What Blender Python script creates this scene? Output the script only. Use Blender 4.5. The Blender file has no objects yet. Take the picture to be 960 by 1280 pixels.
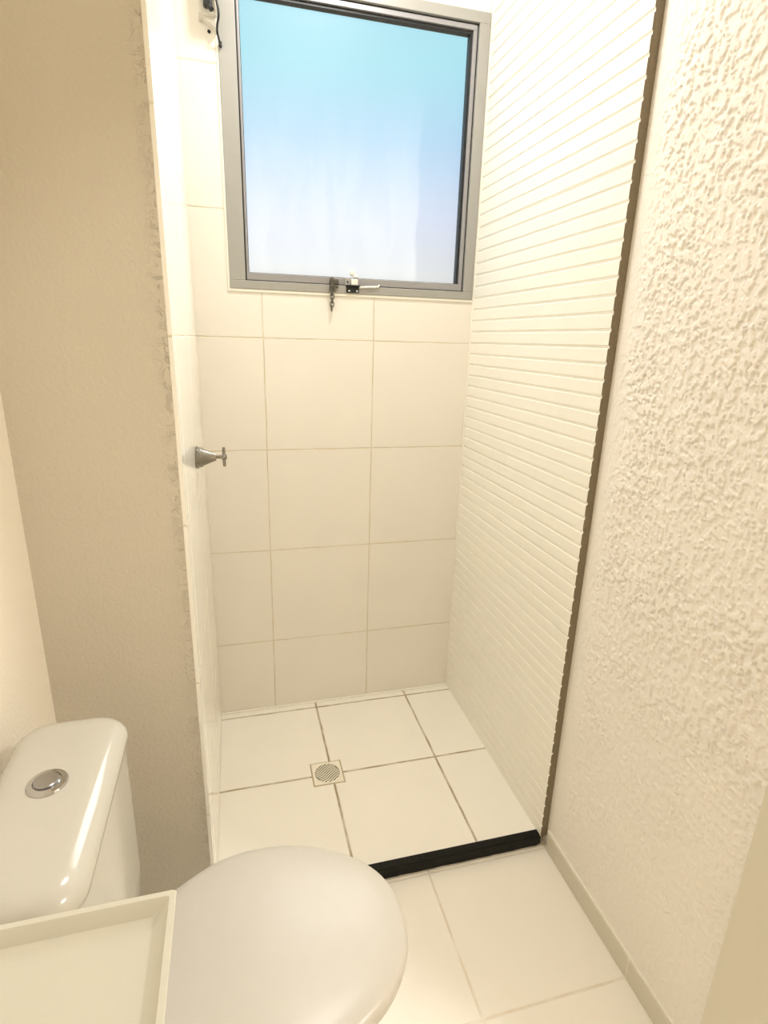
import bpy, bmesh, math, random
import numpy as np
from mathutils import Vector, Matrix
random.seed(7)
scn = bpy.context.scene
COL = scn.collection
PI = math.pi

# ------------------------------------------------------------------ dimensions (metres)
W = 0.830          # shower width
D = 0.715          # shower depth
XR = 0.850         # plaster of the right wall
XL = -0.263        # plaster of the left wall
YF = -2.35         # wall behind the photographer
ZC = 2.42          # ceiling
ZF = -0.030        # bathroom floor, a little under the shower floor
T = 0.330          # tile pitch

# ------------------------------------------------------------------ helpers
def setp(o, **k):
    for a, b in k.items():
        o[a] = b
    return o

def link(name, bm, mat, parent=None, smooth=False, bevel=None):
    me = bpy.data.meshes.new(name)
    bmesh.ops.recalc_face_normals(bm, faces=bm.faces)
    bm.to_mesh(me); bm.free()
    mats = mat if isinstance(mat, (list, tuple)) else [mat]
    for m in mats:
        me.materials.append(m)
    if smooth:
        for p in me.polygons:
            p.use_smooth = True
    o = bpy.data.objects.new(name, me)
    COL.objects.link(o)
    if parent is not None:
        o.parent = parent
        o.matrix_parent_inverse = Matrix.Translation(parent.location).inverted()
    if bevel:
        b = o.modifiers.new('bevel', 'BEVEL'); b.width = bevel; b.segments = 3
        b.limit_method = 'ANGLE'; b.angle_limit = math.radians(35)
        if hasattr(b, 'harden_normals'):
            b.harden_normals = False
    return o

def smooth_by_angle(o, deg=40):
    me = o.data
    for p in me.polygons:
        p.use_smooth = True
    me.set_sharp_from_angle(angle=math.radians(deg))
    return o

def empty(name, loc, label, cat, group=None):
    o = bpy.data.objects.new(name, None)
    o.empty_display_size = .05
    COL.objects.link(o)
    o.location = loc
    o['label'] = label; o['category'] = cat
    if group: o['group'] = group
    return o

def box(bm, x0, x1, y0, y1, z0, z1, mi=0):
    vs = [bm.verts.new((x, y, z)) for x in (x0, x1) for y in (y0, y1) for z in (z0, z1)]
    idx = [(0, 1, 3, 2), (4, 6, 7, 5), (0, 4, 5, 1), (2, 3, 7, 6), (0, 2, 6, 4), (1, 5, 7, 3)]
    fs = []
    for f in idx:
        fc = bm.faces.new([vs[i] for i in f]); fc.material_index = mi; fs.append(fc)
    return fs

def loft(bm, rings, cap0=True, cap1=True, closed=False):
    R = [[bm.verts.new(p) for p in r] for r in rings]
    n = len(R[0])
    seq = list(zip(R, R[1:])) + ([(R[-1], R[0])] if closed else [])
    for a, b in seq:
        for i in range(n):
            j = (i + 1) % n
            bm.faces.new((a[i], a[j], b[j], b[i]))
    if not closed:
        if cap0: bm.faces.new(R[0][::-1])
        if cap1: bm.faces.new(R[-1])
    return R

def tube(bm, pts, r, n=10, closed=False):
    pts = [Vector(p) for p in pts]
    rings = []
    prev = None
    m = len(pts)
    for i, p in enumerate(pts):
        if closed:
            t = (pts[(i + 1) % m] - pts[i - 1]).normalized()
        else:
            t = (pts[min(i + 1, m - 1)] - pts[max(i - 1, 0)]).normalized()
        if prev is None:
            u = t.orthogonal().normalized()
        else:
            u = (prev - t * prev.dot(t)).normalized()
        prev = u
        v = t.cross(u)
        rr = r[i] if isinstance(r, (list, tuple)) else r
        rings.append([p + (u * math.cos(a) + v * math.sin(a)) * rr for a in [2 * PI * k / n for k in range(n)]])
    loft(bm, rings, closed=closed)

def lathe(bm, prof, origin, axis='Z', n=48):
    """prof: list of (radius, height) along the axis, closed with end caps"""
    o = Vector(origin)
    rings = []
    for r, h in prof:
        ring = []
        for k in range(n):
            a = 2 * PI * k / n
            c, s = r * math.cos(a), r * math.sin(a)
            ring.append(o + (Vector((c, s, h)) if axis == 'Z' else Vector((h, c, s)) if axis == 'X' else Vector((c, h, s))))
        rings.append(ring)
    loft(bm, rings)

def rrect(cx, cy, hx, hy, r, z, n=8):
    """rounded rectangle ring"""
    out = []
    r = min(r, hx - 1e-4, hy - 1e-4)
    for q, (sx, sy) in enumerate(((1, 1), (-1, 1), (-1, -1), (1, -1))):
        for k in range(n + 1):
            a = PI / 2 * (q + k / n)
            out.append((cx + sx * (hx - r) + r * math.cos(a), cy + sy * (hy - r) + r * math.sin(a), z))
    return out

# ------------------------------------------------------------------ materials
def new_mat(name):
    m = bpy.data.materials.new(name); m.use_nodes = True
    nt = m.node_tree
    return m, nt, nt.nodes['Principled BSDF']

def N(nt, t, **k):
    n = nt.nodes.new(t)
    for a, b in k.items():
        setattr(n, a, b)
    return n

def mth(nt, op, a, b=None, c=None):
    n = N(nt, 'ShaderNodeMath', operation=op)
    for i, v in enumerate((a, b, c)):
        if v is None: continue
        if isinstance(v, (int, float)): n.inputs[i].default_value = v
        else: nt.links.new(v, n.inputs[i])
    return n.outputs[0]

def mapr(nt, v, a, b, c=0., d=1., smooth=True):
    n = N(nt, 'ShaderNodeMapRange')
    if smooth: n.interpolation_type = 'SMOOTHSTEP'
    nt.links.new(v, n.inputs[0])
    for i, x in zip((1, 2, 3, 4), (a, b, c, d)): n.inputs[i].default_value = x
    return n.outputs[0]

def noise(nt, scale, detail=3, rough=.5, vec=None, dist=0.):
    n = N(nt, 'ShaderNodeTexNoise'); n.inputs['Scale'].default_value = scale
    n.inputs['Detail'].default_value = detail; n.inputs['Roughness'].default_value = rough
    n.inputs['Distortion'].default_value = dist
    if vec is not None: nt.links.new(vec, n.inputs['Vector'])
    return n.outputs['Fac']

def mixc(nt, f, a, b):
    n = N(nt, 'ShaderNodeMix', data_type='RGBA')
    if isinstance(f, (int, float)): n.inputs[0].default_value = f
    else: nt.links.new(f, n.inputs[0])
    for i, v in ((6, a), (7, b)):
        if isinstance(v, tuple): n.inputs[i].default_value = (*v[:3], 1)
        else: nt.links.new(v, n.inputs[i])
    return n.outputs[2]

def bump(nt, h, strength, dist, nrm=None):
    b = N(nt, 'ShaderNodeBump'); b.inputs['Strength'].default_value = strength
    b.inputs['Distance'].default_value = dist
    nt.links.new(h, b.inputs['Height'])
    if nrm is not None: nt.links.new(nrm, b.inputs['Normal'])
    return b.outputs[0]

def pos(nt):
    g = N(nt, 'ShaderNodeNewGeometry')
    s = N(nt, 'ShaderNodeSeparateXYZ'); nt.links.new(g.outputs['Position'], s.inputs[0])
    return g.outputs['Position'], {'X': s.outputs[0], 'Y': s.outputs[1], 'Z': s.outputs[2]}

def plain(name, col, rough=.5, metal=0., spec=.5, coat=0.):
    m, nt, p = new_mat(name)
    p.inputs['Base Color'].default_value = (*col, 1); p.inputs['Roughness'].default_value = rough
    p.inputs['Metallic'].default_value = metal; p.inputs['Specular IOR Level'].default_value = spec
    P, _ = pos(nt)
    n = noise(nt, 40, 3, .5, P)
    a = tuple(c * .96 for c in col)
    nt.links.new(mixc(nt, n, a, col), p.inputs['Base Color'])
    if coat:
        p.inputs['Coat Weight'].default_value = coat; p.inputs['Coat Roughness'].default_value = .06
    return m

def tile_mat(name, col, grout, lines, width=.004, rough=.3, depth=.0015, mott=.05, gnoise=.5):
    m, nt, p = new_mat(name)
    P, c = pos(nt)
    wob = mth(nt, 'MULTIPLY', mth(nt, 'SUBTRACT', noise(nt, 9, 3, .6, P), .5), .004)
    mask = None
    for ax, c0, pitch in lines:
        t = mth(nt, 'DIVIDE', mth(nt, 'SUBTRACT', mth(nt, 'ADD', c[ax], wob), c0), pitch)
        fr = mth(nt, 'FRACT', t)
        d = mth(nt, 'MULTIPLY', mth(nt, 'MINIMUM', fr, mth(nt, 'SUBTRACT', 1., fr)), pitch)
        k = mapr(nt, d, width * .25, width * .75, 1., 0.)
        mask = k if mask is None else mth(nt, 'MAXIMUM', mask, k)
    gn = mapr(nt, noise(nt, 14, 4, .6, P), .35, .65)
    gcol = mixc(nt, mth(nt, 'MULTIPLY', gn, gnoise), grout, col)
    mo = noise(nt, 5, 4, .55, P)
    base = mixc(nt, mo, tuple(x * (1 - mott) for x in col), tuple(min(1, x * (1 + mott * .5)) for x in col))
    nt.links.new(mixc(nt, mask, base, gcol), p.inputs['Base Color'])
    nt.links.new(mapr(nt, mask, 0, 1, rough, .85), p.inputs['Roughness'])
    h = mth(nt, 'SUBTRACT', mth(nt, 'MULTIPLY', noise(nt, 3, 2, .5, P), .15), mask)
    nt.links.new(bump(nt, h, .5, depth), p.inputs['Normal'])
    return m

CREAM = (.80, .745, .62)
m_backtile = tile_mat('glazed cream wall tile', (.865, .83, .765), (.66, .58, .42), [('X', .186, T), ('Z', .264, T)], .0035, .28)
m_lefttile = tile_mat('glazed cream side wall tile', (.95, .93, .87), (.70, .64, .5), [('Y', -.33, T), ('Z', .264, T)], .0035, .10)
m_showerfloor = tile_mat('shower floor tile', (.93, .90, .83), (.38, .30, .18), [('X', .327, T), ('Y', -.366, T)], .0064, .38, gnoise=.45)
m_floor = tile_mat('bathroom floor tile', (.90, .86, .78), (.76, .68, .56), [('X', .513, T), ('Y', -1.055, T)], .005, .33, gnoise=.7)
m_base = tile_mat('baseboard tile', (.68, .64, .54), (.85, .80, .7), [('Y', -1.055, T)], .004, .35)

def plaster(name, col, strength=.00035, edge=None):
    m, nt, p = new_mat(name)
    P, c = pos(nt)
    h = mth(nt, 'ADD', mapr(nt, noise(nt, 150, 4, .6, P), .35, .65), mth(nt, 'MULTIPLY', noise(nt, 25, 3, .5, P), .8))
    if edge is not None:
        # torn ridges where the plaster meets the corner
        e = mapr(nt, c['X'], edge - .035, edge, 0., 1.)
        h2 = mth(nt, 'MULTIPLY', mapr(nt, noise(nt, 60, 4, .7, P, 1.), .5, .58), mth(nt, 'MULTIPLY', e, 1.6))
        h = mth(nt, 'ADD', h, mth(nt, 'MULTIPLY', h2, 2.2))
    nt.links.new(bump(nt, h, 1., strength), p.inputs['Normal'])
    nt.links.new(mixc(nt, noise(nt, 3, 4, .55, P), tuple(x * .93 for x in col), col), p.inputs['Base Color'])
    p.inputs['Roughness'].default_value = .8
    p.inputs['Specular IOR Level'].default_value = .2
    return m

m_stucco = plaster('cream textured plaster', (.91, .87, .81), .0003)
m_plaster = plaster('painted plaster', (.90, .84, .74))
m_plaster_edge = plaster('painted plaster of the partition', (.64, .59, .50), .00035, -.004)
m_ceil = plaster('ceiling paint', (.90, .86, .78), .0003)
m_ridge = plain('white ribbed ceramic tile', (.90, .875, .80), .35)
m_tileside = plaster('unglazed tile edge', (.26, .215, .15), .0006)
m_caulk = plain('white sealant', (.90, .87, .78), .5)
m_ceramic = plain('white vitreous ceramic', (.55, .53, .475), .14, spec=.55)
m_seat = plain('white plastic seat', (.58, .55, .50), .28, spec=.35)
m_marble = plain('cream synthetic marble', (.57, .55, .47), .25)
m_alu = plain('anodised aluminium', (.40, .395, .375), .45, .3)
m_alu2 = plain('aluminium sash', (.36, .355, .37), .42, .4)
m_black = plain('black rubber', (.012, .013, .014), .45)
m_granite_base = None
m_chrome = plain('chrome', (.55, .55, .57), .12, 1.)
m_steel = plain('dull steel', (.15, .14, .12), .4, .8)
m_white = plain('white plastic', (.85, .83, .78), .3)
m_boxw = plain('off white plastic', (.66, .63, .56), .35)
m_door = plain('smooth painted wood', (.72, .68, .57), .45)

def granite():
    m, nt, p = new_mat('black granite')
    P, c = pos(nt)
    n = mapr(nt, noise(nt, 220, 2, .5, P), .62, .72)
    nt.links.new(mixc(nt, n, (.006, .006, .004), (.03, .025, .016)), p.inputs['Base Color'])
    p.inputs['Roughness'].default_value = .5; p.inputs['Specular IOR Level'].default_value = .2
    nt.links.new(bump(nt, noise(nt, 30, 3, .6, P), .4, .003), p.inputs['Normal'])
    return m
m_granite = granite()

def pane_mat():
    """clear pane with a cloudy film of dried water on most of it; the right strip is cleaner"""
    m = bpy.data.materials.new('cloudy window glass'); m.use_nodes = True
    nt = m.node_tree; nt.nodes.clear()
    out = N(nt, 'ShaderNodeOutputMaterial')
    P, c = pos(nt)
    mp = N(nt, 'ShaderNodeMapping'); nt.links.new(P, mp.inputs[0]); mp.inputs['Scale'].default_value = (1, 1, .28)
    streak = mapr(nt, noise(nt, 22, 4, .6, mp.outputs[0], .6), .35, .7)
    low = mapr(nt, c['Z'], 1.58, 2.02, 1., .0)
    edge = mth(nt, 'ADD', c['X'], mth(nt, 'MULTIPLY', mth(nt, 'SUBTRACT', noise(nt, 6, 3, .5, P), .5), .05))
    clean = mapr(nt, edge, .640, .655, 1., .45)
    film = mth(nt, 'MULTIPLY', mth(nt, 'MULTIPLY', mth(nt, 'ADD', .78, mth(nt, 'MULTIPLY', streak, .22)), low), clean)
    film = mth(nt, 'ADD', mth(nt, 'MULTIPLY', film, .095), .01)
    tr = N(nt, 'ShaderNodeBsdfTransparent'); tr.inputs[0].default_value = (.97, .985, .98, 1)
    tl = N(nt, 'ShaderNodeBsdfTranslucent'); tl.inputs[0].default_value = (.95, .925, .86, 1)
    mx = N(nt, 'ShaderNodeMixShader')
    nt.links.new(film, mx.inputs[0]); nt.links.new(tr.outputs[0], mx.inputs[1]); nt.links.new(tl.outputs[0], mx.inputs[2])
    gl = N(nt, 'ShaderNodeBsdfGlossy'); gl.inputs['Roughness'].default_value = .5
    m2 = N(nt, 'ShaderNodeMixShader'); m2.inputs[0].default_value = .02
    nt.links.new(mx.outputs[0], m2.inputs[1]); nt.links.new(gl.outputs[0], m2.inputs[2])
    nt.links.new(m2.outputs[0], out.inputs[0])
    return m
m_pane = pane_mat()

# ------------------------------------------------------------------ the room
def struct(name, bm, mat, parent=None, **k):
    o = link(name, bm, mat, parent, **k)
    if parent is None: o['kind'] = 'structure'
    return o

# bathroom floor
bm = bmesh.new(); box(bm, XL - .1, XR + .1, YF - .1, -D + .022, ZF - .1, ZF)
struct('floor', bm, m_floor)
# shower floor with the hole of the drain
dx0, dx1, dy0, dy1 = .2655, .3615, -.4075, -.3120
bm = bmesh.new()
xs = [0, dx0, dx1, W]; ys = [-D + .022, dy0, dy1, 0]
for i in range(3):
    for j in range(3):
        if i == 1 and j == 1: continue
        box(bm, xs[i], xs[i + 1], ys[j], ys[j + 1], -.03, 0)
box(bm, 0, W, -D + .022, 0, -.13, -.031)
bmesh.ops.remove_doubles(bm, verts=bm.verts, dist=1e-5)
struct('floor_shower', bm, m_showerfloor)
# light cement bead along the foot of the back wall
bm = bmesh.new(); box(bm, 0, W, -.010, 0, 0, .004)
struct('trim_1', bm, m_caulk, bevel=.002)

# back wall with the window opening
wx0, wx1, wz0, wz1 = .100, .828, 1.386, 2.122
bm = bmesh.new()
box(bm, -.1, XR + .1, 0, .13, -.13, wz0)
box(bm, -.1, XR + .1, 0, .13, wz1, ZC)
box(bm, -.1, wx0, 0, .13, wz0, wz1)
box(bm, wx1, XR + .1, 0, .13, wz0, wz1)
struct('wall_back', bm, m_backtile)

# right wall: rough plaster slab, ribbed tile facing inside the shower
def fade2(t): return t * t * t * (t * (t * 6 - 15) + 10)
rng = np.random.default_rng(11)
def perlin(u, v):
    iu = np.floor(u).astype(int); iv = np.floor(v).astype(int)
    fu = u - iu; fv = v - iv
    iu -= iu.min(); iv -= iv.min()
    ang_ = rng.random((iu.max() + 2, iv.max() + 2)) * 2 * np.pi
    gx, gy = np.cos(ang_), np.sin(ang_)
    def dot(i, j):
        return gx[iu + i, iv + j] * (fu - i) + gy[iu + i, iv + j] * (fv - j)
    a_, b_ = fade2(fu), fade2(fv)
    return (dot(0, 0) * (1 - a_) + dot(1, 0) * a_) * (1 - b_) + (dot(0, 1) * (1 - a_) + dot(1, 1) * a_) * b_
def sst(x, a, b):
    t = np.clip((x - a) / (b - a), 0, 1); return t * t * (3 - 2 * t)
sy0, sy1, sz0, sz1, stp = -1.262, -D, ZF - .02, 2.20, .0020
ny_ = int((sy1 - sy0) / stp) + 1; nz_ = int((sz1 - sz0) / stp) + 1
Yg, Zg = np.meshgrid(np.linspace(sy0, sy1, ny_), np.linspace(sz0, sz1, nz_), indexing='ij')
wy = Yg + .0035 * perlin(Yg * 60, Zg * 60); wz = Zg + .0035 * perlin(Yg * 60, Zg * 60)
n_ = perlin(wy * 80, wz * 58) + .62 * perlin(wy * 170, wz * 135) + .30 * perlin(wy * 320, wz * 280)
lf = perlin(Yg * 9, Zg * 7)
H = sst(n_, -.04 - .25 * lf, .05 - .25 * lf)
H = .85 * H + .16 * (n_ + .5) + .10 * perlin(wy * 330, wz * 330) * (1 - H)
amp = .00300 * (.75 + .5 * sst(lf, -.3, .4)) * (.28 + .72 * sst(Zg, 0., .95)) * (.06 + .94 * sst(-Yg, .722, .80))
Xg = XR - .0004 - H * amp - .0012 * sst(-Yg, .722, .80)
co_ = np.stack([Xg, Yg, Zg], -1).reshape(-1, 3)
idx = np.arange(ny_ * nz_).reshape(ny_, nz_)
q_ = np.stack([idx[:-1, :-1], idx[1:, :-1], idx[1:, 1:], idx[:-1, 1:]], -1).reshape(-1, 4)
me = bpy.data.meshes.new('wall_right')
DY0, DY1, DZ = -2.12, -1.36, 2.04          # door opening
bx_ = []
for ya, yb, za, zb in ((DY1, 0, ZF - .1, ZC), (YF, DY0, ZF - .1, ZC), (DY0, DY1, DZ, ZC)):
    bx_ += [(XR + dx, y, z) for dx in (0, .12) for y in (ya, yb) for z in (za, zb)]
nb_ = len(co_)
allv = np.concatenate([co_, np.array(bx_)])
bf = np.concatenate([np.array([(0, 1, 3, 2), (4, 6, 7, 5), (0, 4, 5, 1), (2, 3, 7, 6), (0, 2, 6, 4), (1, 5, 7, 3)]) + nb_ + 8 * k_ for k_ in range(3)])
allf = np.concatenate([q_, bf])
me.vertices.add(len(allv)); me.vertices.foreach_set('co', allv.astype(np.float32).ravel())
me.loops.add(allf.size); me.loops.foreach_set('vertex_index', allf.astype(np.int32).ravel())
me.polygons.add(len(allf)); me.polygons.foreach_set('loop_start', np.arange(0, allf.size, 4, dtype=np.int32))
me.polygons.foreach_set('use_smooth', np.concatenate([np.ones(len(q_), bool), np.zeros(len(bf), bool)]))
me.update(calc_edges=True); me.validate()
me.materials.append(m_stucco)
wr = bpy.data.objects.new('wall_right', me); COL.objects.link(wr); wr['kind'] = 'structure'
bm = bmesh.new()
pitch = .0330; gro = .0085; bev = .0016; dep = .0023
prof = [(XR, 0.)]
z = .0
k = 0
prof.append((W, 0.))
z0 = .264 - 8 * pitch
zz = z0
while zz < ZC - pitch:
    # band face, bevel in, groove, bevel out
    top = zz + pitch
    if zz > 0.002: pass
    prof.append((W, max(zz, .001) + gro - bev))
    prof.append((W, top - bev))
    prof.append((W + dep, top))
    extra = .0015 if (k + 1) % 10 == 8 else 0
    prof.append((W + dep + extra, top + .0006))
    prof.append((W + dep + extra, top + gro - 2 * bev - .0006))
    prof.append((W + dep, top + gro - 2 * bev))
    zz = top
    k += 1
prof.append((W, zz + gro - bev)); prof.append((W, ZC)); prof.append((XR, ZC))
# remove duplicates / keep z rising
clean = [prof[0], prof[1]]
for q in prof[2:]:
    if q[1] > clean[-1][1] + 1e-5 or q[0] != clean[-1][0]: clean.append(q)
yv = [-D, -.016]
r0 = [bm.verts.new((x, yv[0], z)) for x, z in clean]
r1 = [bm.verts.new((x, yv[1], z)) for x, z in clean]
n = len(clean)
for i in range(n):
    j = (i + 1) % n
    f = bm.faces.new((r0[i], r0[j], r1[j], r1[i])); f.material_index = 0
f = bm.faces.new(r0); f.material_index = 1
f = bm.faces.new(r1[::-1]); f.material_index = 0
struct('wall_shower_right', bm, [m_ridge, m_tileside])
bm = bmesh.new(); box(bm, W - .001, XR, -.016, 0, 0, ZC)
struct('trim_2', bm, m_caulk, bevel=.002)

# left: partition block that closes the shower, tiled on the shower side
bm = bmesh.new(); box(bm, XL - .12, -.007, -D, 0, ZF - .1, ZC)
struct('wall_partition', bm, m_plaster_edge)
bm = bmesh.new()
nz = 90
rows = []
for i in range(nz + 1):
    z = ZF - .05 + (ZC - ZF + .05) * i / nz
    y = -D + .0005 + random.uniform(-.0012, .0008)
    rows.append((z, y))
a = [bm.verts.new((-.007, y, z)) for z, y in rows]; b = [bm.verts.new((0, y, z)) for z, y in rows]
c2 = [bm.verts.new((0, 0, z)) for z, y in rows]; d2 = [bm.verts.new((-.007, 0, z)) for z, y in rows]
for i in range(nz):
    for p_, q_ in ((a, b), (b, c2), (c2, d2), (d2, a)):
        bm.faces.new((p_[i], q_[i], q_[i + 1], p_[i + 1]))
bm.faces.new((a[0], d2[0], c2[0], b[0])); bm.faces.new((a[-1], b[-1], c2[-1], d2[-1]))
struct('wall_shower_left', bm, m_lefttile)
bm = bmesh.new(); box(bm, XL - .12, XL, YF, -D, ZF - .1, ZC)
struct('wall_left', bm, m_plaster)
bm = bmesh.new(); box(bm, XL - .12, XR + .12, YF - .12, YF, ZF - .1, ZC)
struct('wall_front', bm, m_plaster)
bm = bmesh.new(); box(bm, XL - .12, XR + .12, YF - .12, .13, ZC, ZC + .1)
struct('ceiling', bm, m_ceil)
# baseboard of the right wall
bm = bmesh.new(); box(bm, XR - .008, XR, -1.232, -D - .012, ZF, ZF + .052)
struct('baseboard_right', bm, m_base, bevel=.0012)
bm = bmesh.new(); box(bm, XR - .0055, XR, -1.232, -D - .008, ZF + .052, ZF + .0555)
struct('trim_3', bm, m_caulk)
# door casing and door in the right wall, beside the photographer
bm = bmesh.new(); box(bm, XR - .015, XR, -1.36, -1.232, ZF, 2.10)
box(bm, XR - .015, XR, DY0, DY1, DZ - .01, DZ + .07); box(bm, XR - .015, XR, DY0 - .08, DY0, ZF, DZ + .07)
# lining of the opening
box(bm, XR, XR + .12, DY1 - .012, DY1, ZF, DZ); box(bm, XR, XR + .12, DY0, DY0 + .012, ZF, DZ); box(bm, XR, XR + .12, DY0 + .012, DY1 - .012, DZ - .012, DZ)
struct('trim_4', bm, m_door, bevel=.002)
# door leaf standing open into the hall
bm = bmesh.new(); box(bm, XR + .13, XR + .13 + .72, DY1 + .02, DY1 + .055, ZF + .008, DZ - .016)
dd = struct('door_1', bm, m_door, bevel=.002)
bm = bmesh.new()
tube(bm, [(XR + .79, DY1 + .02, 1.0), (XR + .79, DY1 - .03, 1.0)], .009, 14)
tube(bm, [(XR + .79, DY1 - .03, 1.0), (XR + .68, DY1 - .03, 1.0)], .008, 14)
link('handle', bm, m_chrome, dd)
# the hall outside the door
HX = 2.5
bm = bmesh.new(); box(bm, XR + .1, HX + .1, -3.0, -.9, ZF - .1, ZF - .0005)
struct('floor_hall', bm, m_floor)
bm = bmesh.new(); box(bm, HX, HX + .1, -3.0, -.9, ZF, ZC); box(bm, XR + .12, HX, -.98, -.9, ZF, ZC); box(bm, XR + .12, HX, -3.0, -2.92, ZF, ZC)
box(bm, XR + .04, XR + .12, -2.92, YF, ZF, ZC)
struct('wall_hall', bm, m_plaster)
bm = bmesh.new(); box(bm, XR + .12, HX + .1, -3.0, -.9, ZC, ZC + .1)
struct('ceiling_hall', bm, m_ceil)

# ------------------------------------------------------------------ window
bm = bmesh.new()
yo, yi = -.006, .060
def ringbox(bm, x0, x1, z0, z1, tl, tr, tb, tt, y0, y1):
    box(bm, x0, x1, y0, y1, z0, z0 + tb)
    box(bm, x0, x1, y0, y1, z1 - tt, z1)
    box(bm, x0, x0 + tl, y0, y1, z0 + tb, z1 - tt)
    box(bm, x1 - tr, x1, y0, y1, z0 + tb, z1 - tt)
ringbox(bm, wx0, wx1, wz0, wz1, .043, .031, .022, .026, yo, yi)
win = struct('window_1', bm, m_alu, bevel=.0012)
fx0, fx1, fz0, fz1 = wx0 + .043, wx1 - .031, wz0 + .022, wz1 - .026
bm = bmesh.new(); ringbox(bm, fx0, fx1, fz0, fz1, .0035, .0035, .0025, .0035, .004, .056)
link('gap_shade', bm, m_black, win)  # black strip painted in for the shade of the gap around the sash
bm = bmesh.new(); g = .0035
ringbox(bm, fx0 + g, fx1 - g, fz0 + .0025, fz1 - g, .006, .011, .019, .012, .002, .040)
sash = link('sash', bm, m_alu2, win, bevel=.001)
sx0, sx1, sz0, sz1 = fx0 + g + .006, fx1 - g - .011, fz0 + .0215, fz1 - g - .012
bm = bmesh.new(); ringbox(bm, sx0, sx1, sz0, sz1, .0018, .0065, .0016, .0075, .009, .030)
link('gasket', bm, m_black, sash)
bm = bmesh.new(); box(bm, sx0 + .0018, sx1 - .0065, .018, .021, sz0 + .0016, sz1 - .0075)
link('pane', bm, m_pane, sash)
# dried putty smeared on the pane above the latch
bm = bmesh.new()
for bx0, bz0, br, bh in ((.452, 1.446, .009, .010), (.462, 1.436, .008, .006)):
    g_ = 14
    rr_ = [[(bx0 + br * f * math.cos(2 * PI * k / g_), .018 - d_, bz0 + bh * f * math.sin(2 * PI * k / g_)) for k in range(g_)] for f, d_ in ((1., 0.), (.85, .0012), (.4, .0022))]
    loft(bm, rr_)
link('putty_smear', bm, m_white, sash, smooth=True)
# cement joint under the frame
bm = bmesh.new(); box(bm, wx0 - .006, W, -.004, .0, wz0 - .008, wz0)
box(bm, wx0 - .006, wx0, -.004, 0, wz0, wz1)
struct('trim_5', bm, m_caulk, bevel=.0015)

# latch: black keeper plate on the frame and a small bracket on the sash
def plate_with_screws(name, x0, x1, z0, z1, y0, y1, mat, screws, smat, parent):
    bm = bmesh.new(); box(bm, x0, x1, y0, y1, z0, z1)
    o = link(name, bm, mat, parent, bevel=.001)
    for sx, sz in screws:
        bm = bmesh.new(); lathe(bm, [(.0001, 0), (.0026, 0), (.0026, -.0008), (.0016, -.0016), (.0001, -.0018)], (sx, y0, sz), 'Y', 16)
        link('screw', bm, smat, o, smooth=True)
    return o
lx, lz = .4495, 1.3965
lat = plate_with_screws('latch_plate', lx - .0205, lx + .0175, lz - .008, lz + .010, -.010, -.006, m_black,
                        [(lx - .012, lz - .003), (lx + .011, lz - .003)], m_white, win)
bm = bmesh.new(); box(bm, lx - .0205, lx + .0190, -.016, -.006, lz + .0095, lz + .0125)
link('latch_lip', bm, m_black, lat, bevel=.0008)
bm = bmesh.new(); box(bm, lx - .0245, lx - .009, -.010, .002, lz + .0125, lz + .0315)
hk = link('latch_bracket', bm, m_alu, sash, bevel=.001)
bm = bmesh.new(); lathe(bm, [(.0001, 0), (.0028, 0), (.0028, -.0006), (.0001, -.0008)], (lx - .0170, -.010, lz + .021), 'Y', 16)
link('latch_hole', bm, m_black, hk)
bm = bmesh.new(); box(bm, lx - .0070, lx + .0135, -.012, .004, lz + .0125, lz + .0300)
link('latch_block', bm, m_white, sash, bevel=.0025)
# clear plastic tongue to the right of the latch
bm = bmesh.new(); tube(bm, [(lx + .018, -.009, lz + .008), (lx + .04, -.010, lz + .0095), (lx + .062, -.010, lz + .0105), (lx + .076, -.009, lz + .012), (lx + .079, -.009, lz + .018)], [.0035, .0032, .0032, .003, .0025], 10)
link('latch_rod', bm, m_white, sash, smooth=True)
# stay: small pivot bracket and hanging chain
cx = .3845
bm = bmesh.new(); box(bm, cx - .004, cx + .021, -.012, -.006, 1.399, 1.408); box(bm, cx - .004, cx + .022, -.008, .002, 1.410, 1.424)
box(bm, cx - .002, cx + .006, -.014, -.004, 1.396, 1.428)
st = link('chain_bracket', bm, m_steel, win, bevel=.001)
for sx, sz in ((cx + .013, 1.417), (cx + .0165, 1.4035), (cx, 1.419)):
    bm = bmesh.new(); lathe(bm, [(.0001, 0), (.0026, 0), (.0018, -.0018), (.0001, -.002)], (sx, -.0125, sz), 'Y', 14)
    link('rivet', bm, m_steel, st, smooth=True)
def link_ring(cx_, cy_, cz_, w, h, rot, tilt, r=.0011):
    pts = []
    for k in range(18):
        a = 2 * PI * k / 18
        x = w * math.cos(a); z = h * math.sin(a)
        x, z = x * math.cos(tilt) - z * math.sin(tilt), x * math.sin(tilt) + z * math.cos(tilt)
        pts.append((cx_ + x * math.cos(rot), cy_ + x * math.sin(rot), cz_ + z))
    bm = bmesh.new(); tube(bm, pts, r, 8, closed=True); return bm
for i in range(6):
    bm = link_ring(cx + .002 - .0015 * (i % 2) + random.uniform(-.001, .001), -.014, 1.396 - i * .0105,   .0058, .0085, (.25 if i % 2 == 0 else 1.15), random.uniform(-.12, .12), .0015)
    link('chain_link', bm, m_steel, st, smooth=True)
for s in (-1, 1):
    bm = link_ring(cx + .002 + s * .0045, -.0135, 1.400, .0030, .0125, .2, s * .25, .0012)
    link('chain_link', bm, m_steel, st, smooth=True)

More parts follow.
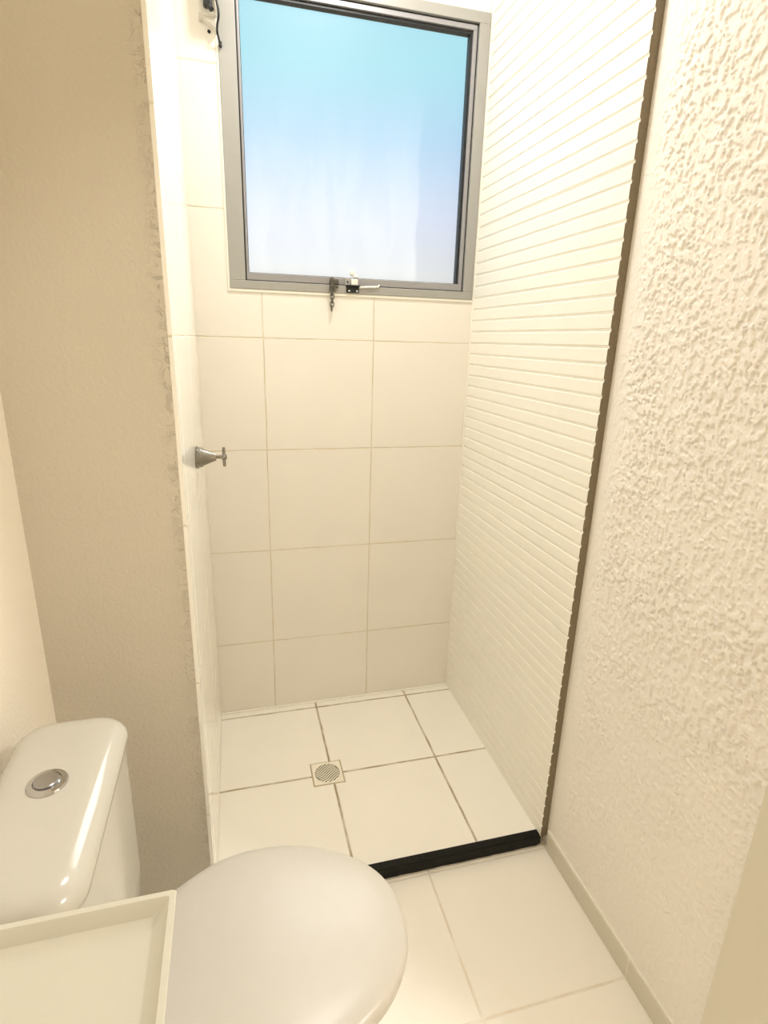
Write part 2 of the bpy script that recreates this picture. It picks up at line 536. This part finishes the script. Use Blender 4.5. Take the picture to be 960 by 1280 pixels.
# ------------------------------------------------------------------ black granite curb
bm = bmesh.new()
nx = 60
rings = []
for i in range(nx + 1):
    x = .001 + (XR - .016 - .001) * i / nx
    w1 = random.uniform(-.0007, .0007)
    yb = -D + .0215; yf = -D - .0005 + w1
    zt = .003; zb = ZF + .001
    if x > XR - .024: yf += .004
    rings.append([(x, yb, zb), (x, yb, zt), (x, yf + .003, zt), (x, yf, zt - .003), (x, yf + w1, zb + .004), (x, yf + .001, zb)])
loft(bm, rings)
curb = link('shower_curb', bm, m_granite)
setp(curb, label='black granite curb across the foot of the shower', category='curb')

# ------------------------------------------------------------------ floor drain
dcx, dcy = (dx0 + dx1) / 2, (dy0 + dy1) / 2
dr = empty('floor_drain', (dcx, dcy, 0), 'square cream floor drain with slotted round grate in shower floor', 'drain')
hx, hy = (dx1 - dx0) / 2, (dy1 - dy0) / 2
# grey brown joint around the frame
bm = bmesh.new()
box(bm, dx0, dx1, dy0, dy1, -.030, -.0016)
m_joint = plaster('dirty cement joint', (.58, .49, .33), .001)
link('joint', bm, m_joint, dr)
# grate plate with real curved slots: built as solid bars
def slot_curve(u, off):
    """S shaped slot running diagonally"""
    return off + .0045 * math.sin(u * PI / .9)
bm = bmesh.new()
s = .0435
ang = math.radians(29)
ca, sa = math.cos(ang), math.sin(ang)
R0 = .0375
pitchs = .0070; slotw = .0036
def toplate(u, v):
    return (dcx + u * ca - v * sa, dcy + u * sa + v * ca)
zt = .0012; zb = -.0022
# ring plate: from square outline to circle
nseg = 96
outer = []; inner = []
for k in range(nseg):
    a = 2 * PI * k / nseg
    c_, s_ = math.cos(a), math.sin(a)
    m_ = max(abs(c_), abs(s_))
    outer.append((dcx + c_ / m_ * s, dcy + s_ / m_ * s)); inner.append((dcx + c_ * R0, dcy + s_ * R0))
V = {}
for nm, pts in (('o', outer), ('i', inner)):
    for zz_, t_ in ((zt, 't'), (zb, 'b')):
        V[nm + t_] = [bm.verts.new((x, y, zz_)) for x, y in pts]
for k in range(nseg):
    j = (k + 1) % nseg
    for A, B in (('ot', 'it'), ('it', 'ib'), ('ib', 'ob'), ('ob', 'ot')):
        bm.faces.new((V[A][k], V[A][j], V[B][j], V[B][k]))
frame = link('drain_frame', bm, plain('cream plastic', (.92, .87, .76), .3), dr)
bm = bmesh.new()
nb = int(R0 * 2 / pitchs) + 2
for b_ in range(-nb, nb + 1):
    v0 = b_ * pitchs + pitchs / 2 - (pitchs - slotw) / 2
    v1 = v0 + (pitchs - slotw)
    M = 22
    st_ = []
    for k in range(M + 1):
        u = -R0 + 2 * R0 * k / M
        sh = .0035 * math.sin(PI * u / R0)
        lim = math.sqrt(max(R0 * R0 - u * u, 0))
        a0 = max(-lim, min(lim, v0 + sh)); a1 = max(-lim, min(lim, v1 + sh))
        st_.append((u, a0, a1))
    st_ = [q for q in st_ if q[2] - q[1] > .0004]
    if len(st_) < 2: continue
    rings = []
    for u, a0, a1 in st_:
        p0 = toplate(u, a0); p1 = toplate(u, a1)
        rings.append([(p0[0], p0[1], zb), (p0[0], p0[1], zt), (p1[0], p1[1], zt), (p1[0], p1[1], zb)])
    loft(bm, rings)
link('grate', bm, bpy.data.materials['cream plastic'], dr)
bm = bmesh.new(); lathe(bm, [(.0001, -.0016), (R0, -.0016), (R0, -.0012), (.0001, -.0012)], (dcx, dcy, 0), 'Z', 48)
link('drain_shade_disc', bm, plain('painted drain shade', (.02, .013, .006), .6), dr)  # flat dark disc stands in for the shade below the grate

# ------------------------------------------------------------------ shower valve on the left tiled wall
vy, vz = -.356, .978
va = empty('shower_valve', (0, vy, vz), 'brushed metal shower valve with cone flange and cross handle on left tiled wall', 'valve')
bm = bmesh.new()
lathe(bm, [(.0001, 0), (.0255, 0), (.0272, .002), (.0272, .005), (.0250, .0075), (.0238, .009), (.0242, .0115), (.0228, .014), (.0205, .0165), (.0150, .029), (.0105, .041), (.0090, .046), (.0001, .046)], (0, vy, vz), 'X', 56)
m_brushed = plain('brushed nickel', (.29, .275, .24), .24, 1.)
smooth_by_angle(link('flange', bm, m_brushed, va), 30)
bm = bmesh.new(); lathe(bm, [(.0001, .044), (.0042, .044), (.0042, .066), (.0001, .066)], (0, vy, vz), 'X', 24)
smooth_by_angle(link('stem', bm, m_brushed, va), 30)
bm = bmesh.new()
def rod(bm, c, d, L, r):
    c = Vector(c); d = Vector(d).normalized()
    pts = [c - d * L, c - d * (L - .0012), c - d * .004, c + d * .004, c + d * (L - .0012), c + d * L]
    tube(bm, pts, [r * .55, r, r, r, r, r * .55], 18)
rod(bm, (.0645, vy, vz), (0, .12, 1), .0235, .0037)
rod(bm, (.0645, vy, vz), (0, 1, -.12), .0235, .0037)
lathe(bm, [(.0001, .058), (.0062, .058), (.0066, .060), (.0066, .069), (.0050, .071), (.0001, .0715)], (0, vy, vz), 'X', 28)
smooth_by_angle(link('cross_handle', bm, m_brushed, va), 35)

# ------------------------------------------------------------------ electric shower connection box, top left
jb = empty('junction_box', (.075, 0, 2.09), 'white plastic wiring box on back wall at upper left of the window', 'wiring box')
x0, x1 = .056, .0985
zt_ = 2.20
bm = bmesh.new()
prof_ = []
for k in range(13):
    a = PI / 2 * k / 12
    prof_.append((-.040 * math.sin(a), 2.000 - .004 * math.cos(a)))
prof_ += [(-.040, zt_), (0, zt_)]
loft(bm, [[(x, y, z) for y, z in prof_] for x in (x0, x1)])
smooth_by_angle(link('housing', bm, m_boxw, jb, bevel=.003), 40)
# rounded lower cover that curves down to the right
bm = bmesh.new()
low = [(x0 + .002, 2.002), (x0 + .008, 1.9975), (x0 + .018, 1.9915), (x0 + .028, 1.9850), (x0 + .036, 1.9775), (x1 - .003, 1.9725), (x1, 1.975), (x1, 2.002)]
loft(bm, [[(x, y, z) for x, z in low] for y in (0, -.030)])
smooth_by_angle(link('lower_cover', bm, m_boxw, jb, bevel=.004), 40)
bm = bmesh.new(); box(bm, .069, .090, -.056, -.040, 2.006, 2.045)
link('connector', bm, m_black, jb, bevel=.004)
bm = bmesh.new(); tube(bm, [(.077, -.050, 2.020), (.084, -.054, 2.008), (.089, -.055, 2.000)], .0058, 12)
link('connector_wire', bm, m_black, jb, smooth=True)
cab = bmesh.new()
pts = [(.094, -.046, 2.10), (.098, -.050, 2.045), (.100, -.050, 2.024), (.1035, -.050, 2.006), (.1035, -.048, 1.992), (.1000, -.040, 1.982), (.0985, -.030, 1.972), (.1005, -.020, 1.963), (.1040, -.012, 1.953)]
# smooth it
sm = []
for i in range(len(pts) - 1):
    p0 = Vector(pts[max(i - 1, 0)]); p1 = Vector(pts[i]); p2 = Vector(pts[i + 1]); p3 = Vector(pts[min(i + 2, len(pts) - 1)])
    for k in range(6):
        t = k / 6
        sm.append(.5 * ((2 * p1) + (-p0 + p2) * t + (2 * p0 - 5 * p1 + 4 * p2 - p3) * t * t + (-p0 + 3 * p1 - 3 * p2 + p3) * t ** 3))
sm.append(Vector(pts[-1]))
tube(cab, sm, .0026, 10)
cb = link('cable', cab, m_black, jb, smooth=True)
bm = bmesh.new(); box(bm, .1010, .1085, -.016, -.0065, 1.946, 1.957)
link('cable_end', bm, m_black, jb, bevel=.0015)
bm = bmesh.new(); lathe(bm, [(.0001, 0), (.0040, 0), (.0040, -.0012), (.0001, -.0014)], (.0790, 0, 1.9790), 'Y', 16)
pl = link('wall_plug', bm, m_black, smooth=True)
setp(pl, label='tiny dark screw hole in the wall under the white wiring box', category='hole')

# ------------------------------------------------------------------ toilet
TY = -1.098
toi = empty('toilet', (0, TY, ZF), 'white ceramic close-coupled toilet with closed lid and chrome flush button', 'toilet')
# tank body
bm = bmesh.new()
rings = []
def tankring(z, x0, x1, hw, r):
    return rrect((x0 + x1) / 2, TY, (x1 - x0) / 2, hw, r, z, 8)
for z, x0, x1, hw, r in ((.330, -.225, -.100, .130, .03), (.350, -.230, -.092, .143, .035), (.45, -.232, -.088, .150, .035), (.60, -.233, -.088, .155, .035), (.676, -.233, -.089, .157, .035)):
    rings.append(tankring(z, x0, x1, hw, r))
loft(bm, rings)
smooth_by_angle(link('tank', bm, m_ceramic, toi), 50)
bm = bmesh.new()
rings = []
for z, g_ in ((.676, .004), (.6785, .0), (.686, -.001), (.692, 0), (.6975, .003), (.7025, .0075), (.7062, .0135), (.7086, .021), (.7098, .031), (.7102, .045)):
    rings.append(tankring(z, -.230 + g_, -.084 - g_, .162 - g_, .042 - g_ * .5))
loft(bm, rings)
smooth_by_angle(link('tank_lid', bm, m_ceramic, toi), 60)
bx, by = -.1585, -1.080
bm = bmesh.new(); lathe(bm, [(.0001, .709), (.0235, .709), (.0240, .7110), (.0225, .7132), (.0165, .7140), (.0158, .7122), (.0001, .7118)], (bx, by, 0), 'Z', 48)
fb = smooth_by_angle(link('flush_button', bm, m_chrome, toi), 40)
bm = bmesh.new(); lathe(bm, [(.0001, .7115), (.0146, .7115), (.0148, .7150), (.0135, .7164), (.0001, .7170)], (bx - .001, by + .001, 0), 'Z', 40)
smooth_by_angle(link('button_cap', bm, plain('satin chrome', (.42, .42, .43), .28, 1.), fb), 40)

# seat outline: half width as a function of x
LX = [(-.070, .075), (-.066, .100), (-.045, .124), (-.02, .142), (.02, .163), (.06, .1735), (.10, .1755), (.14, .172), (.18, .1615), (.215, .147), (.25, .127), (.275, .107), (.295, .084), (.308, .060), (.3155, .036), (.3185, .0)]
def outline(scale_in=0., n=96, shift=0.):
    """closed ring around the seat, inset by scale_in metres"""
    # dense polyline upper side then mirrored
    up = [(x, h) for x, h in LX]
    pts = [(LX[0][0], 0.)] + up
    full = [(x, h) for x, h in pts] + [(x, -h) for x, h in pts[-2:0:-1]]
    # smooth by catmull resample
    P = [Vector((x, h)) for x, h in full]
    m_ = len(P); dense = []
    for i in range(m_):
        p0, p1, p2, p3 = P[i - 1], P[i], P[(i + 1) % m_], P[(i + 2) % m_]
        for k in range(8):
            t = k / 8
            dense.append(.5 * ((2 * p1) + (-p0 + p2) * t + (2 * p0 - 5 * p1 + 4 * p2 - p3) * t * t + (-p0 + 3 * p1 - 3 * p2 + p3) * t ** 3))
    # arc length resample
    Ls = [0]
    for i in range(len(dense)):
        Ls.append(Ls[-1] + (dense[(i + 1) % len(dense)] - dense[i]).length)
    tot = Ls[-1]; out = []; j = 0
    for k in range(n):
        s_ = tot * k / n
        while Ls[j + 1] < s_: j += 1
        f = (s_ - Ls[j]) / max(1e-9, Ls[j + 1] - Ls[j])
        out.append(dense[j].lerp(dense[(j + 1) % len(dense)], f))
    c = Vector((.125, 0))
    res = []
    for i, p in enumerate(out):
        d = c - p
        res.append(p + d * min(.999, scale_in / d.length))
    return res
def ring3(inset, z, sx=0.):
    return [(p.x + sx, TY + p.y, z) for p in outline(inset)]
bm = bmesh.new()
rings = [ring3(.010, .3585), ring3(.003, .3590), ring3(.0005, .3610), ring3(0, .3645), ring3(.0012, .3690), ring3(.004, .3728), ring3(.009, .3757), ring3(.018, .3782), ring3(.035, .3802), ring3(.06, .3818), ring3(.09, .3828), ring3(.12, .3832)]
def scaled(rs, f, z):
    cx_, cy_ = .125, TY
    return [(cx_ + (x - cx_) * f, cy_ + (y - cy_) * f, z) for x, y, _ in rs]
base = ring3(.035, 0)
rings = rings[:9] + [scaled(base, f, z) for f, z in ((.85, .3813), (.65, .3826), (.4, .3834), (.15, .3837))]
loft(bm, rings)
link('seat_lid', bm, m_seat, toi, smooth=True)
bm = bmesh.new()
loft(bm, [ring3(.014, .3400), ring3(.006, .3405), ring3(.003, .3440), ring3(.003, .3540), ring3(.008, .3580)])
smooth_by_angle(link('seat', bm, m_seat, toi), 50)
# bowl: rim down to foot
bm = bmesh.new()
def bowl_ring(f, z, sx, fy=None):
    fy = fy or f
    return [(.125 + (x - .125) * f + sx, TY + (y - TY) * fy, z) for x, y, _ in ring3(0, 0)]
rings = [bowl_ring(.55, ZF, -.045, .52), bowl_ring(.56, ZF + .012, -.045, .53), bowl_ring(.52, .05, -.05, .46), bowl_ring(.50, .12, -.05, .44),
         bowl_ring(.60, .20, -.042, .56), bowl_ring(.76, .265, -.028, .76), bowl_ring(.89, .305, -.014, .90), bowl_ring(.945, .325, -.006, .95), bowl_ring(.95, .337, -.004, .955), bowl_ring(.93, .341, -.004, .935)]
loft(bm, rings)
box(bm, -.215, -.03, TY - .085, TY + .085, ZF + .0, .333)
smooth_by_angle(link('bowl', bm, m_ceramic, toi, bevel=.006), 50)
for sy in (-1, 1):
    bm = bmesh.new()
    lathe(bm, [(.0001, -.016), (.0095, -.016), (.0105, -.013), (.0105, .013), (.0095, .016), (.0001, .016)], (-.052, TY + sy * .070, .372), 'Y', 24)
    hg = smooth_by_angle(link('hinge', bm, m_seat, toi), 40)

# ------------------------------------------------------------------ washbasin countertop
cz = .800
cx0, cx1, cy0, cy1 = XL, .0245, -1.92, -1.3440
van = empty('washbasin_counter', (XL, -1.63, cz), 'cream synthetic marble washbasin counter with raised rim on left wall', 'washbasin')
bm = bmesh.new()
rim = .0055; slope = .0125; fl = cz - .0125
def rect(x0, x1, y0, y1, z, r, n=3):
    return rrect((x0 + x1) / 2, (y0 + y1) / 2, (x1 - x0) / 2, (y1 - y0) / 2, r, z, n)
rings = [rect(cx0, cx1 - .022, cy0, cy1 - .010, cz - .045, .003), rect(cx0, cx1 - .002, cy0, cy1 - .001, cz - .010, .003), rect(cx0, cx1, cy0, cy1, cz - .0015, .003), rect(cx0 + .001, cx1 - .001, cy0 + .001, cy1 - .001, cz, .003),
         rect(cx0 + rim, cx1 - rim, cy0 + rim, cy1 - rim, cz, .002), rect(cx0 + rim + .001, cx1 - rim - .001, cy0 + rim + .001, cy1 - rim - .001, cz - .001, .002),
         rect(cx0 + rim + .012, cx1 - rim - .012, cy0 + rim + .007, cy1 - rim - .007, fl + .0006, .003),
         rect(cx0 + rim + .014, cx1 - rim - .014, cy0 + rim + .0085, cy1 - rim - .0085, fl, .003)]
# bowl recess inside the flat
bxc, byc = -.125, -1.72
def ell(f, z):
    ref = rings[-1]
    n_ = len(ref); out = []
    cx_, cy_ = (cx0 + cx1) / 2, (cy0 + cy1) / 2
    for x, y, _ in ref:
        a = math.atan2((y - cy_) / (cy1 - cy0), (x - cx_) / (cx1 - cx0))
        out.append((bxc + .095 * f * math.cos(a), byc + .130 * f * math.sin(a), z))
    return out
rings2 = rings + [ell(1.03, fl), ell(1., fl - .004), ell(.93, fl - .04), ell(.75, fl - .08), ell(.4, fl - .10), ell(.1, fl - .105)]
# underside closed by walking back
rings2 = [ell(.1, fl - .115), ell(.45, fl - .11), ell(.85, fl - .085), ell(1.02, fl - .04), ell(1.05, cz - .045)] + rings2
loft(bm, rings2)
smooth_by_angle(link('countertop', bm, m_marble, van), 30)
for yy in (-1.45, -1.86):
    bm = bmesh.new(); rings = [[(x, yy + s_ * .006, z) for x, z in ((XL, cz - .045), (-.05, cz - .045), (-.05, cz - .06), (XL + .02, cz - .20), (XL, cz - .20))] for s_ in (-1, 1)]
    loft(bm, rings)
    link('bracket', bm, m_white, van)
bm = bmesh.new(); lathe(bm, [(.0001, fl - .1055), (.018, fl - .1035), (.016, fl - .101), (.0001, fl - .101)], (bxc, byc, 0), 'Z', 24)
link('basin_drain', bm, m_chrome, van)

# ------------------------------------------------------------------ added, unseen ceiling lamps of the hall and the shower
def light(name, kind, loc, energy, col, **k):
    l = bpy.data.lights.new(name, kind); l.energy = energy; l.color = col
    for a_, b_ in k.items(): setattr(l, a_, b_)
    o = bpy.data.objects.new(name, l); COL.objects.link(o); o.location = loc
    return o
lp3 = empty('added_ceiling_lamp', (1.70, -2.15, ZC), 'added round white ceiling lamp, unseen, in the hall beyond the door', 'lamp')
bm = bmesh.new(); lathe(bm, [(.0001, 0), (.155, 0), (.158, -.004), (.155, -.020), (.0001, -.020)], (1.70, -2.15, ZC), 'Z', 48)
link('added_lamp_base', bm, m_white, lp3, smooth=False)
L3 = light('added_hall_light', 'AREA', (1.70, -2.15, ZC - .024), 27.0, (1., .965, .90), shape='DISK', size=.30)  # added lamp out of view, brightens left wall and partition through the door
lp2 = empty('added_ceiling_lamp', (.42, -.50, ZC), 'added round white ceiling lamp, unseen, above the shower', 'lamp')
bm = bmesh.new(); lathe(bm, [(.0001, 0), (.125, 0), (.128, -.004), (.125, -.020), (.0001, -.020)], (.42, -.50, ZC), 'Z', 48)
link('added_lamp_base', bm, m_white, lp2, smooth=False)
L2 = light('added_shower_light', 'AREA', (.42, -.50, ZC - .024), 7.8, (1., .98, .94), shape='DISK', size=.24)  # added lamp out of view, brightens the shower floor and walls
# ------------------------------------------------------------------ daylight
S = light('sun', 'SUN', (.4, 3, 4), 6.7, (1., .985, .955), angle=math.radians(60))
dirv = Vector((-.6, -1., -.85)).normalized()
S.rotation_euler = dirv.to_track_quat('-Z', 'Y').to_euler()

wld = bpy.data.worlds.new('sky'); scn.world = wld; wld.use_nodes = True
nt = wld.node_tree; nt.nodes.clear()
out = N(nt, 'ShaderNodeOutputWorld'); bg = N(nt, 'ShaderNodeBackground')
tc = N(nt, 'ShaderNodeTexCoord'); sp = N(nt, 'ShaderNodeSeparateXYZ'); nt.links.new(tc.outputs['Generated'], sp.inputs[0])
cr = N(nt, 'ShaderNodeValToRGB'); nt.links.new(mapr(nt, sp.outputs[2], -.1, .9, 0., 1., False), cr.inputs[0])
el = cr.color_ramp.elements
def lin(r, g, b):
    f = lambda c: (c / 255 / 12.92) if c / 255 <= .04045 else ((c / 255 + .055) / 1.055) ** 2.4
    return (f(r), f(g), f(b), 1)
stops = [(0., (215, 205, 188)), (.10, (222, 219, 212)), (.19, (226, 225, 226)), (.28, (216, 224, 250)), (.38, (182, 222, 255)), (.47, (180, 240, 255)), (.60, (190, 238, 255)), (1., (150, 210, 255))]
el[0].position, el[0].color = stops[0][0], lin(*stops[0][1])
el[1].position, el[1].color = stops[-1][0], lin(*stops[-1][1])
for p_, c_ in stops[1:-1]:
    e = el.new(p_); e.color = lin(*c_)
nt.links.new(cr.outputs[0], bg.inputs[0]); bg.inputs[1].default_value = .74
nt.links.new(bg.outputs[0], out.inputs[0])

# ------------------------------------------------------------------ camera
R = Vector((0.96685205, -0.25384319, 0.02758174)); U = Vector((0.04874304, 0.2895232, 0.95592909)); F = Vector((0.25064164, 0.92289758, -0.29229919))
cam = bpy.data.cameras.new('camera'); co = bpy.data.objects.new('camera', cam); COL.objects.link(co)
cam.sensor_fit = 'HORIZONTAL'; cam.sensor_width = 36.; cam.lens = 701.4 * 36 / 960
cam.clip_start = .01; cam.clip_end = 100
M = Matrix((R, U, -F)).transposed().to_4x4(); M.translation = Vector((0.0918, -1.7431, 1.2573))
co.matrix_world = M
scn.camera = co

vs = scn.view_settings
vs.view_transform = 'Standard'; vs.look = 'None'; vs.gamma = 1.; vs.use_curve_mapping = False
vs.exposure = 0.31
cy = scn.cycles
cy.max_bounces = 12; cy.diffuse_bounces = 8; cy.transparent_max_bounces = 12
cy.sample_clamp_indirect = 4.0
